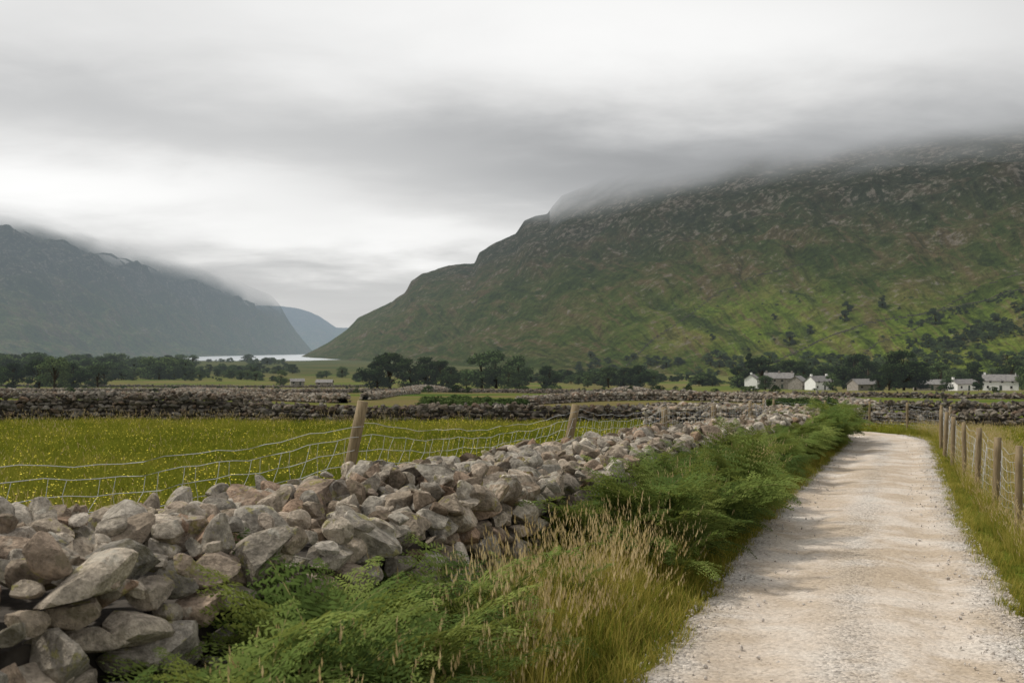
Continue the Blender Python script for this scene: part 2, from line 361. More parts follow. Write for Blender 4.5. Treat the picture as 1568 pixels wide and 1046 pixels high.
def tuft(name,n,rad,hmin,hmax,w,mats,straw,seed=0.,flower=0.,bend=.45):
    V=[];Fc=[];M=[]
    for i in range(n):
        a=rng.uniform(0,6.28); r=rad*math.sqrt(rng.random()); x,y=r*math.cos(a),r*math.sin(a)
        h=rng.uniform(hmin,hmax); da=rng.uniform(0,6.28); b=h*bend*rng.uniform(.2,1.6); dx,dy=math.cos(da),math.sin(da); sx,sy=-dy,dx
        m=1 if rng.random()<straw else 0; sd=rng.random()<seed
        if sd: m=1; h*=1.35; b*=.8
        ww=w*rng.uniform(.6,1.2)*(.45 if sd else 1)
        base=len(V)
        for k in range(5):
            u=k/4; zz=h*(u-.28*(b/h)*u*u); oo=b*u*u; q=ww*(1-u**1.6)+.0006
            V+= [(x+dx*oo-sx*q/2,y+dy*oo-sy*q/2,zz),(x+dx*oo+sx*q/2,y+dy*oo+sy*q/2,zz)]
        for k in range(4): Fc.append((base+2*k,base+2*k+1,base+2*k+3,base+2*k+2)); M.append(m)
        tx,ty,tz=x+dx*b,y+dy*b,h*(1-.28*(b/h))
        if sd:
            L=rng.uniform(.06,.13)
            for j in range(4):
                u=j/4; ox,oy=rng.normal()*.004,rng.normal()*.004; q=.007*(1-u*.6); base=len(V)
                cx,cy,cz=tx+dx*u*L*.5+ox,ty+dy*u*L*.5+oy,tz-.03+u*L
                an=rng.uniform(0,3.14); ex,ey=math.cos(an)*q,math.sin(an)*q
                V+=[(cx,cy,cz-.02),(cx+ex,cy+ey,cz),(cx,cy,cz+.025),(cx-ex,cy-ey,cz)]; Fc.append((base,base+1,base+2,base+3)); M.append(2)
        elif rng.random()<flower:
            q=.013; base=len(V); V+=[(tx-q,ty-q,tz),(tx+q,ty-q,tz+.004),(tx+q,ty+q,tz),(tx-q,ty+q,tz+.006)]; Fc.append((base,base+1,base+2,base+3)); M.append(2)
    return mk(name,V,Fc,mats,M,link=False)
def lateral(y):
    w=np.interp(y,[p[1] for p in near_path[:11]],[p[0]+p[2]/2*1.1+.2 for p in near_path[:11]])
    r=np.interp(y,rc[:13,1],rc[:13,0]); return w,r-1.36,r+1.36
vt=[tuft('grass_tuft_a%d'%i,50,.16,.25,.60,.010,[M_grass_g,M_grass_y,M_seed],.28,.06) for i in range(4)]
vt+=[tuft('grass_tuft_b%d'%i,55,.17,.28,.66,.008,[M_grass_g,M_grass_y,M_seed],.65,.24,bend=.5) for i in range(4)]
vt+=[tuft('grass_tuft_c%d'%i,45,.15,.10,.28,.010,[M_grass_g,M_grass_y,M_seed],.45,.02) for i in range(3)]
P=[];R=[];Sc=[];I=[]
def put(x,y,i,s,tilt=.12,z=0):
    P.append((x,y,G(y)+z)); R.append((rng.normal()*tilt,rng.normal()*tilt,rng.uniform(0,6.28))); Sc.append(s); I.append(i)
for y in np.arange(1.0,35,.024):
    w,l,r=lateral(y)
    for _ in range(2 if y<14 else 1):
        u=rng.random(); x=w+.0+(l-w)*u; edge=l-x
        if y<5.8 and x-w<.75 and rng.random()<.75:
            i=8+rng.integers(3); s=.8
        elif edge<.18: i=8+rng.integers(3); s=rng.uniform(.6,1.1)
        elif edge<.4: i=rng.integers(0,11); s=rng.uniform(.55,.9)
        else: i=rng.integers(4) if (vn(x*.8,y*.8,3)>.62 or u<.3) else 4+rng.integers(4); s=rng.uniform(.65,1.1)
        put(x,y+rng.uniform(-.05,.05),i,s)
    if rng.random()<.5: put(l+rng.uniform(-.05,.18),y,8+rng.integers(3),rng.uniform(.3,.7))
    rf=np.interp(y,[q[1] for q in rp[:12]],[q[0] for q in rp[:12]])
    for _ in range(2):
        x=r-.02+rng.random()**1.1*(rf+1.6-r); e=x-r
        i=8+rng.integers(3) if e<.25 else (4+rng.integers(4) if rng.random()<.65 else rng.integers(4))
        put(x,y,i,rng.uniform(.4,.7)*(1 if e>.3 else .7))
    if rng.random()<.4: put(r+rng.uniform(-.15,.1),y,8+rng.integers(3),rng.uniform(.3,.6))
for _ in range(900):
    x=rng.uniform(11,20); y=rng.uniform(30,42)
    k=np.min(np.hypot(c[:,0]-x,c[:,1]-y))
    if k>1.5: put(x,y,rng.integers(0,11),rng.uniform(.3,.6))
scatter('verge_grass',vt,P,R,Sc,I)
ft=[tuft('field_tuft_a%d'%i,70,.32,.10,.28,.016,[M_field,M_field,M_flower],.3,0,.025) for i in range(3)]
ft+=[tuft('field_tuft_b%d'%i,55,.3,.15,.36,.013,[M_field,M_grass_y,M_seed],.3,.10,0) for i in range(2)]
P=[];R=[];Sc=[];I=[]
bx=lambda y:np.interp(y,[p[1] for p in near_path[:11]],[p[0]-p[2]/2*1.1-.25 for p in near_path[:11]])
for _ in range(9000):
    y=4+42*rng.random()**1.15; xm=min(bx(y),12) if y<34 else 16; x=xm-rng.random()**1.2*(xm+.6*y+4)
    if y>33 and np.min(np.hypot(c[:,0]-x,c[:,1]-y))<1.5: continue
    pt=vn(x*.12,y*.12,7)>.5
    put(x,y,rng.integers(3) if rng.random()<(.93 if pt else .6) else 3+rng.integers(2),(.75+.012*y)*rng.uniform(.8,1.2),.1)
for _ in range(2600):
    y=7+34*rng.random(); xr=np.interp(y,[q[1] for q in rp[:12]],[q[0] for q in rp[:12]])+.4
    x=xr+rng.random()*(max(.62*y-xr,0)+4); put(x,y,rng.integers(5),rng.uniform(.7,1.1),.1)
scatter('field_grass',ft,P,R,Sc,I)
# ---------- bracken
def frond(name,seed):
    r=np.random.default_rng(seed); V=[];Fc=[];M=[]
    stem=.40; L=r.uniform(.65,.85); n=14; droop=r.uniform(.9,1.6)
    pts=[];x=z=0;ds=(stem+L)/40
    for k in range(41):
        s=k/40*(stem+L); a=.15+droop*max(0,(s-stem*.5))/(L); pts.append((x,z,a)); x+=math.sin(a)*ds; z+=math.cos(a)*ds
    def at(u):
        k=u*40; i=min(39,int(k)); f=k-i; return [pts[i][j]*(1-f)+pts[i+1][j]*f for j in range(3)]
    for k in range(0,40,2):
        x0,z0,_=pts[k];x1,z1,_=pts[k+2]; w0=.005*(1-k/44);b=len(V)
        V+=[(x0,-w0,z0),(x0,w0,z0),(x1,w0,z1),(x1,-w0,z1)];Fc.append((b,b+1,b+2,b+3));M.append(1)
    u0=stem/(stem+L)
    for j in range(n):
        f=j/n; u=u0+(1-u0)*(f**.88); x,z,a=at(u); T_=np.array([math.sin(a),0,math.cos(a)]); Nn=np.array([math.cos(a),0,-math.sin(a)])*-1
        pl=(.40*(1-f)**1.05+.02)*r.uniform(.8,1.12)
        for side in (-1,1):
            yy=np.array([0,side,0]); D=yy*.9+T_*.4; D/=np.linalg.norm(D); D=D+Nn*r.normal()*.14-np.array([0,0,.12])
            U=np.cross(D,Nn); U/=np.linalg.norm(U)
            m=max(4,int(pl/.028))
            for q in range(m):
                g=(q+.3)/m; c0=np.array([x,0,z])+D*pl*g+np.array([0,0,-.16*pl*g*g])
                ll=(.075*(1-g)**.8*(pl/.3)**.5+.008)*r.uniform(.8,1.1); w=.0125*(.6+.6*pl/.3)*(1-.4*g)
                for s2 in (-1,1):
                    E=U*s2*.9+D*.42+Nn*r.normal()*.14; E/=np.linalg.norm(E); b=len(V)
                    V+=[c0-D*w*.9,c0+E*ll*.45-D*w,c0+E*ll,c0+E*ll*.45+D*w]
                    Fc.append((b,b+1,b+2,b+3));M.append(0)
    V=[tuple(v) for v in V]
    return mk(name,V,Fc,[M_fern,M_fernstem],M,link=False)
fr=[frond('bracken_frond_%d'%i,50+i) for i in range(8)]
P=[];R=[];Sc=[];I=[]
def plant(x,y,s,z=0.):
    n=rng.integers(4,8); a0=rng.uniform(0,6.28)
    for k in range(n):
        P.append((x+rng.normal()*.06,y+rng.normal()*.06,G(y)+z)); a=a0+k*6.28/n+rng.normal()*.3
        R.append((rng.normal()*.18,rng.normal()*.22,a)); Sc.append(s*rng.uniform(.65,1.2)); I.append(rng.integers(8))
def wallfoot(y): return lateral(y)[0]
for _ in range(85):
    y=rng.uniform(1.8,6.2); x=wallfoot(y)+rng.uniform(-.15,.95)*(1 if y<4.6 else .7); plant(x,y,rng.uniform(.68,1.0)*(1 if y>3.2 else .92))
for _ in range(22):
    y=rng.uniform(6.,9.0); x=wallfoot(y)+rng.uniform(0.0,.5); plant(x,y,rng.uniform(.45,.75))
for _ in range(105):
    y=rng.uniform(8.6,14.5); x=wallfoot(y)+rng.uniform(-.2,1.05); plant(x,y,rng.uniform(.7,1.22))
for _ in range(165):
    y=rng.uniform(14.5,32.5); w,l,_r=lateral(y); x=w+rng.uniform(-.25,1.)*(l-w-.35); plant(x,y,rng.uniform(.65,1.15))
for _ in range(80):
    y=rng.uniform(25.5,33); w,l,_r=lateral(y); x=w+rng.uniform(-.9,1.)*(l-w-.1)*1.0; plant(x,y,rng.uniform(.9,1.4))
scatter('bracken_fern',fr,P,R,Sc,I)
gs=[mk('pebble_%d'%i,RV[1][i]*np.array([1,.8,.6]),ICO[1][1],[M_peb],link=False) for i in range(6)]
P=[];R=[];Sc=[];I=[]
for _ in range(9000):
    y=3+31*rng.random()**1.4; w,l,r=lateral(y); u=rng.random()
    k=rng.random()
    if k<.42: x=l+abs(rng.normal())*.2
    elif k<.82: x=r-abs(rng.normal())*.25
    else: x=l+(r-l)*u
    P.append((x,y,G(y)+.048)); R.append(rng.uniform(0,6,3)); Sc.append(.004+.017*rng.random()**4); I.append(rng.integers(6))
scatter('loose_gravel',gs,P,R,Sc,I)
# ---------- trees
def treemesh(name,seed,H,leafm,n=3800,wide=.42,shape='round',ls=.28):
    r=np.random.default_rng(seed); A=Acc()
    th=H*.12
    A.tube([(0,0,-.3),(0.1,0,th),(r.normal()*.3,r.normal()*.3,H*.55),(0,0,H*.8)],[H*.035,H*.026,H*.016,.03],8,0)
    blobs=[]
    nb=30
    for i in range(nb):
        if shape=='cone':
            z=H*(.12+.85*(i/nb)); rr=H*wide*.6*(1-i/nb)+.1; a=r.uniform(0,6.28); q=rr*r.uniform(.3,.8); br=H*.09*(1.3-i/nb)
        elif shape=='bush':
            u=r.uniform(0,1); q=math.sqrt(max(0,1-u*u))*H*wide*r.uniform(.3,1.); a=r.uniform(0,6.28); z=H*.12+u*H*.75; br=H*r.uniform(.1,.18)
        else:
            u=r.uniform(-.95,1); q=math.sqrt(max(0,1-u*u*.9))*H*wide*r.uniform(.45,1.05); a=r.uniform(0,6.28); z=H*.48+u*H*.40; br=H*r.uniform(.08,.16)
        b=(q*math.cos(a),q*math.sin(a),z); blobs.append((b,br))
        if i%2==0: A.tube([(0,0,max(th*.8,z*.45)),(b[0]*.5,b[1]*.5,z*.8),b],[H*.012,H*.008,.03],5,0)
    C=np.array([b[0] for b in blobs]); BR=np.array([b[1] for b in blobs])
    k=r.integers(0,nb,n); d=r.normal(size=(n,3)); d/=np.linalg.norm(d,axis=1)[:,None]
    c0=C[k]+d*(BR[k]*r.uniform(.55,1.12,n))[:,None]*np.array([1.15,1.15,.8])
    nn=d+r.normal(size=(n,3))*.6; nn/=np.linalg.norm(nn,axis=1)[:,None]
    u=np.cross(nn,r.normal(size=(n,3))); u/=np.linalg.norm(u,axis=1)[:,None]; v=np.cross(nn,u); sz=(ls*r.uniform(.6,1.3,n)*H/10)[:,None]
    V=np.stack([c0-u*sz,c0-v*sz*.6,c0+u*sz,c0+v*sz*.6],1).reshape(-1,3); A.add(V,np.arange(4*n).reshape(n,4),1)
    return A.obj(name,[M_bark,leafm],link=False)
TD=[treemesh('tree_dark_%d'%i,200+i,10,M_leafd) for i in range(3)]
TL=[treemesh('tree_light_%d'%i,300+i,10,M_leafl,3000,.36) for i in range(3)]
TC=[treemesh('tree_cone_0',400,10,M_leafd,3500,.5,'cone')]
SH=[treemesh('shrub_%d'%i,500+i,10,M_leafl,1500,.7,'bush',ls=.5) for i in range(3)]+[treemesh('shrub_d%d'%i,520+i,10,M_leafd,1500,.7,'bush',ls=.5) for i in range(2)]
def tree(px,d,hpx,kind,name):
    x=(px-CX)/F*d; src={'d':TD,'l':TL,'c':TC,'s':SH}[kind]; sm=src[rng.integers(len(src))]
    ob=bpy.data.objects.new(name,sm.data); S.collection.objects.link(ob); h=hpx/F*d/10
    ob.location=(x,d,G(d)); ob.rotation_euler=(0,0,rng.uniform(0,6.28)); ob.scale=(h*rng.uniform(1.,1.35),h*rng.uniform(1.,1.3),h)
for px,d,h,k,nm in [(578,430,50,'d','sycamore_tree'),(597,445,58,'d','sycamore_tree'),(628,440,48,'d','sycamore_tree'),(652,450,50,'d','sycamore_tree'),(676,445,46,'d','sycamore_tree'),(690,430,36,'d','sycamore_tree'),
    (738,450,56,'l','ash_tree'),(760,455,60,'l','ash_tree'),(795,450,52,'l','ash_tree'),(778,440,36,'l','ash_tree'),(714,470,30,'l','ash_tree'),(842,450,36,'d','hawthorn_tree'),(833,450,20,'l','hawthorn_tree'),
    (932,460,34,'d','oak_tree'),(955,470,32,'d','oak_tree'),(980,465,36,'d','oak_tree'),(1000,470,28,'l','oak_tree'),(900,480,24,'l','oak_tree'),(1147,440,56,'c','pine_tree'),(1165,450,50,'d','oak_tree'),(1132,460,34,'d','oak_tree'),
    (1308,430,56,'d','oak_tree'),(1292,440,36,'l','oak_tree'),(1328,450,44,'d','oak_tree'),(1362,360,44,'d','sycamore_tree'),(1384,365,66,'d','sycamore_tree'),(1402,370,48,'d','sycamore_tree'),(1440,420,44,'l','oak_tree'),(1425,430,34,'d','oak_tree'),(1490,420,44,'d','oak_tree'),(1548,430,48,'d','oak_tree'),(1572,360,40,'l','oak_tree'),(1275,400,26,'l','hawthorn_tree'),(1498,350,22,'d','hawthorn_tree'),(1232,440,44,'d','oak_tree'),(1210,460,46,'d','oak_tree'),(1172,395,24,'l','hawthorn_tree'),(1345,350,26,'d','hawthorn_tree'),(1450,350,20,'l','hawthorn_tree'),
    (84,400,54,'l','ash_tree'),(60,420,48,'d','oak_tree'),(112,430,42,'d','oak_tree'),(20,420,42,'d','oak_tree'),(-10,410,42,'l','oak_tree'),(150,470,36,'d','oak_tree'),(430,500,26,'l','ash_tree')]:
    tree(px,d,h,k,nm)
P=[];R=[];Sc=[];I=[]
allv=TD+TL+SH
def dt(px,d,h,i=None):
    P.append(((px-CX)/F*d,d,G(d))); R.append((0,0,rng.uniform(0,6.28))); q=h/10; Sc.append((q*rng.uniform(1,1.6),q*rng.uniform(1,1.6),q)); I.append(rng.integers(11) if i is None else i)
def clump(a,b,d0,d1,n,h0,h1,thr=.5,sd=1):
    for _ in range(n):
        px=rng.uniform(a,b); d=rng.uniform(d0,d1)
        if vn(px*.02,d*.01,sd)>thr: dt(px,d,rng.uniform(h0,h1)*(.4+1.2*vn(px*.035,d*.02,sd+3)))
clump(-500,300,620,1150,650,6,13,.33,1)
clump(280,460,600,1000,170,2.5,6,.45,2)
clump(290,440,1250,1600,70,4,9,.4,3)
clump(690,1190,500,640,420,2.2,6.5,.52,4)
clump(1130,1900,440,600,300,3,9,.42,5)
clump(460,760,560,900,110,2.5,6,.52,6)
for _ in range(70): dt(rng.uniform(0,1560),rng.uniform(220,430),rng.uniform(.8,2.),rng.integers(5))
for _ in range(110):
    px=rng.uniform(650,800); dt(px,rng.uniform(58,80),rng.uniform(.4,1.0),rng.integers(3))
for _ in range(60):
    dt(rng.uniform(1180,1290),rng.uniform(60,75),rng.uniform(.4,.9),rng.integers(3))
# ---------- mountains
def mountmat(name,Tz,slope_y,soft,bright,L,y0=2000.,cnamp=130.,k=1.,hz=HAZE):
    m,t,o=newmat(name); p=pos(t); sp=t.n('ShaderNodeSeparateXYZ',{0:p}); x,y,z=sp.outputs
    au=t.attr('au'); av=t.attr('av')
    uv=t.n('ShaderNodeCombineXYZ',{0:t.m('ADD',t.m('MULTIPLY',au,.016),t.m('MULTIPLY',av,14.)),1:t.m('MULTIPLY',av,6.),2:0.}).outputs[0]
    nb=t.noise(p,.004,4,.62,.6); nm=t.noise(p,.016,7,.7,.3); nf=t.noise(p,.11,5,.72)
    nst=t.noise(uv,1.,7,.66,.5); ns2=t.noise(uv,3.1,5,.7,.5)
    mixn=t.m('ADD',t.m('MULTIPLY',nm,.6),t.m('MULTIPLY',nst,.4))
    g=t.ramp(mixn,[(.36,(.022*k,.036*k,.012*k)),(.45,(.040*k,.058*k,.018*k)),(.52,(.060*k,.070*k,.024*k)),(.60,(.092*k,.076*k,.038*k))])
    br=t.ramp(mixn,[(.36,(.07,.11,.018)),(.48,(.125,.175,.025)),(.60,(.175,.18,.04))])
    zb=t.m('ADD',z,t.m('MULTIPLY',nb,120))
    if bright>0:
        lo=t.m('MULTIPLY',t.ss(zb,150,70),t.ss(t.m('ADD',x,t.m('MULTIPLY',nb,300)),190,400))
        lo=t.m('MULTIPLY',lo,t.ss(nst,.38,.52)); lo=t.m('ADD',lo,t.m('MULTIPLY',t.ss(zb,240,80),.14),clamp=True)
    else: lo=t.m('MULTIPLY',t.ss(zb,240,60),.25)
    col=t.mix(lo,g,br)  # lower right: pale bracken green, with a sunlit patch put into the colour
    col=t.mix(t.ss(t.m('ADD',ns2,t.m('MULTIPLY',nst,.5)),.76,.88,0,.65),col,(.115,.085,.045))
    col=t.mix(t.ss(ns2,.47,.35,0,.55),col,(.017,.027,.012))
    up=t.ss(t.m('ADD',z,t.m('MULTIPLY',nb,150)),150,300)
    col=t.mix(t.m('MULTIPLY',up,.75),col,(.028,.031,.025))  # darker with height: dark heather and rock plus painted shadow of the clouds
    rk=t.m('ADD',t.m('ADD',nf,t.m('MULTIPLY',nm,.5)),t.m('MULTIPLY',ns2,.35))
    col=t.mix(t.m('MULTIPLY',t.ss(t.m('ADD',rk,t.m('MULTIPLY',up,.07)),1.01,1.12),.7),col,(.145,.13,.11))
    col=t.mix(1.0,col,t.ramp(nf,[(.3,.5),(.65,1.22)]),'MULTIPLY')
    h=t.m('ADD',t.m('ADD',t.m('MULTIPLY',nm,2.8),t.m('MULTIPLY',ns2,.9)),nf)
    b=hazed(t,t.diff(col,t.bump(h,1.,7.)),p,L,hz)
    cn=t.noise(scl(t,p,(1,.6,1.6)),.0045,3,.5,.3)
    zz=t.m('ADD',z,t.m('MULTIPLY',t.m('SUBTRACT',cn,.5),cnamp))
    zz=t.m('ADD',zz,t.m('MULTIPLY',t.m('SUBTRACT',y,y0),slope_y))
    f=t.ss(zz,Tz-soft*1.4,Tz+soft*.6)
    tr=t.n('ShaderNodeBsdfTransparent').outputs[0]
    t.set(o,t.n('ShaderNodeMixShader',{0:f,1:b,2:tr}).outputs[0]); return m
def mountain(name,ridge,foot,mat,nu,nv,prof=1.25,amp=14,seed=0,backd=900,Tfun=None,cut=110):
    rp_=np.array(ridge,float); u=rp_[:,0]; U=np.linspace(u[0],u[-1],nu)
    rpy=np.interp(U,u,rp_[:,1]); rd=np.interp(U,u,rp_[:,2]); fp=np.array(foot,float); fd=np.interp(U,fp[:,0],fp[:,1])
    k=np.ones(25)/25
    def sm(a): return np.convolve(np.pad(a,12,mode='edge'),k,'valid')
    rd=sm(rd); fd=sm(fd)
    rx=(U-CX)/F*rd; rz_=CZ+(HY-rpy)/F*rd; fx=(U-CX)/F*fd; fz=Gv(fd)-4
    v=np.concatenate([np.linspace(0,1,nv),1+np.linspace(.02,1,30)])
    X=fx[:,None]+(rx-fx)[:,None]*np.minimum(v,1)[None]; Yy=fd[:,None]+(rd-fd)[:,None]*np.minimum(v,1)[None]
    H=(rz_-fz)[:,None]; Z=fz[:,None]+H*np.minimum(v,1)[None]**prof
    bk=np.clip(v-1,0,None)[None]; Yy=Yy+bk*backd; X=X+bk*X/ Yy*backd; Z=Z-bk*1.2*H*.8
    env=np.clip(np.sin(np.pi*np.minimum(v,1)),0,1)[None]*np.clip(H/150,0,1)
    env2=np.clip(H/100,0,1)*np.ones_like(Z)
    if Tfun is not None:
        T0=Tfun(Yy); fade=1-sstep(Z,T0-120,T0-15); env=env*fade; env2=env2*fade
    along=(rx+rd*.6)[:,None]+0*X; sh=v[None]*900
    r1=np.abs(fbm((along+sh)*.007+.5*fbm(X*.01,Yy*.01,2,9),v[None]*4.0+0*X,4,seed)); r2=fbm(X*.02,Yy*.02+Z*.02,5,seed+3); r3=fbm(X*.006,Yy*.006,3,seed+5)
    cr=np.clip(fbm(X*.013,Z*.05+Yy*.004,4,seed+11)-.10,0,1)*np.clip(Z/150,0,1)
    Z=Z+env*(-amp*1.3*(.35-np.minimum(r1,.35))/.35*.8+amp*.85*r2+amp*1.5*r3+amp*2.*cr)
    Z=Z+env2*2.0*fbm(X*.05,Yy*.05,3,seed+8)
    keep=None
    if Tfun is not None:
        T0=Tfun(Yy); keep=Z<T0+cut
        keep[:,nv:]&=(rz_[:,None]<Tfun(rd)[:,None]-20)
    gridobj(name,X,Yy,Z,mat,attrs={'au':along.ravel(),'av':(v[None]+0*X).ravel()},keep=keep); return X[:,:nv],Yy[:,:nv],Z[:,:nv]
ridgeR=[(440,556,2700),(450,552,2700),(500,526,2600),(530,506,2550),(540,496,2520),(550,486,2500),(570,477,2470),(600,462,2420),(620,448,2390),(630,430,2370),(645,420,2350),(690,406,2300),(712,404,2270),(727,403,2260),(733,388,2240),(760,371,2200),(790,358,2160),(803,338,2140),(820,331,2110),(838,328,2090),(846,316,2070),(860,300,2050),(900,284,2030),(930,262,2030),(960,240,2030),(1050,195,2020),(1200,135,2000),(1400,70,1950),(1568,30,1900),(2000,-20,1850),(2800,-40,1800)]
footR=[(440,2500),(520,1800),(600,1450),(700,1150),(850,900),(1000,780),(1200,680),(1400,600),(1568,540),(2000,480),(2800,420)]
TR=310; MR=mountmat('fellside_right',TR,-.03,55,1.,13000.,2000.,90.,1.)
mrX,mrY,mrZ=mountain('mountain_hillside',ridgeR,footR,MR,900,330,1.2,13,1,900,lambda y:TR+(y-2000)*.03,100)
ridgeL=[(-1500,230,2600),(-600,240,2700),(-200,270,2750),(0,300,2800),(60,310,2850),(110,325,2950),(160,350,3050),(200,368,3150),(300,398,3450),(350,420,3600),(380,438,3750),(415,452,3900),(428,466,3950),(440,488,4000),(455,510,4050),(470,528,4100),(485,545,4150)]
footL=[(-1500,900),(-600,1100),(0,1700),(150,2000),(290,2500),(400,3200),(485,4000)]
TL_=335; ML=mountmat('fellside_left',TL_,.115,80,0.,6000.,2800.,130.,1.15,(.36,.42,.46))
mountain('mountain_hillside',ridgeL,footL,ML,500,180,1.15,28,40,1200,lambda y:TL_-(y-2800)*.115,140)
ridgeF=[(330,470,6200),(400,468,6200),(430,469,6200),(455,472,6200),(475,478,6200),(490,485,6200),(505,495,6200),(515,502,6200),(535,502,6200),(600,498,6200),(700,500,6300)]
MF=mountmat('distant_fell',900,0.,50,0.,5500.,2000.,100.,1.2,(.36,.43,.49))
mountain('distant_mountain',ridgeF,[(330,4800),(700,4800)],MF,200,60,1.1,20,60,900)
m,t,o=newmat('lake_water'); p=pos(t)
b=t.n('ShaderNodeBsdfPrincipled',{'Base Color':(.40,.43,.45,1),'Roughness':.25,'Specular IOR Level':.8,'Normal':t.bump(t.noise(scl(t,p,(.05,.25,1)),1,3),.4,1.)}).outputs[0]  # pale base colour stands in for bright sky reflected on the water
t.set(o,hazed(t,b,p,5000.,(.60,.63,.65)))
lk=[(-600,1750),(-470,1690),(-360,1720),(-330,1900),(-360,2400),(-500,3200),(-700,4600),(-1500,4600),(-1150,3400),(-960,2800),(-820,2400),(-760,2200),(-690,1950)]
me=bpy.data.meshes.new('lake'); me.from_pydata([(x,y,G(y)+.4) for x,y in lk],[],[tuple(range(len(lk)))]); me.materials.append(m)
S.collection.objects.link(bpy.data.objects.new('lake',me))
mpx=CX+F*mrX/mrY; mpy=HY-F*(mrZ-CZ)/mrY
def hs(px,py):
    k=np.argmin((mpx-px)**2+(mpy-py)**2); return mrX.flat[k],mrY.flat[k],mrZ.flat[k]
def hb(px,py,q):
    x,y,z=hs(px,py); P.append((x,y,z-.3)); R.append((0,0,rng.uniform(0,6))); Sc.append((q*1.3,q*1.3,q)); I.append(rng.integers(11))
for _ in range(170): hb(rng.uniform(860,1700),rng.uniform(548,580),rng.uniform(.3,.75))
for _ in range(210):
    px=rng.uniform(1390,1620); hb(px,548-(px-1390)*.32+rng.normal()*10,rng.uniform(.15,.5))
for _ in range(100):
    px=rng.uniform(1390,1640); hb(px,500-(px-1390)*.3+rng.normal()*3,rng.uniform(.12,.3))
for _ in range(70): hb(rng.uniform(1050,1560),rng.uniform(440,540),rng.uniform(.08,.26))
for px,py,h in [(1210,528,12),(1297,478,10),(1293,492,10),(1350,470,9),(1432,498,13),(1240,512,8),(1185,490,6),(1020,560,9),(1090,520,6)]:
    x,y,z=hs(px,py); ob=bpy.data.objects.new('hawthorn_tree',TD[rng.integers(3)].data); S.collection.objects.link(ob); ob.location=(x,y,z-.3); q=h*.1; ob.scale=(q,q,q)
scatter('distant_trees',allv,P,R,Sc,I)
def hwall(pts,size=.7):
    R_=Rocks()
    for (a,b),(c_,d) in zip(pts[:-1],pts[1:]):
        n=int(math.hypot(c_-a,d-b)*1.2)
        for k in range(n):
            u=k/n; x,y,z=hs(a+(c_-a)*u+rng.normal()*.2,b+(d-b)*u)
            R_.add((x,y,z+.2),np.array([size*1.2,size*.8,size*.8]),(0,0,rng.uniform(0,3)),1)
    R_.obj('dry_stone_wall',M_stone_hill)
hwall([(1180,558),(1260,520),(1330,495),(1420,480),(1500,462),(1600,430)])
hwall([(960,560),(1000,520),(1060,480),(1090,455),(1150,425),(1230,405)])
hwall([(1300,560),(1345,525),(1400,505),(1440,475),(1500,440),(1560,420)],.6)
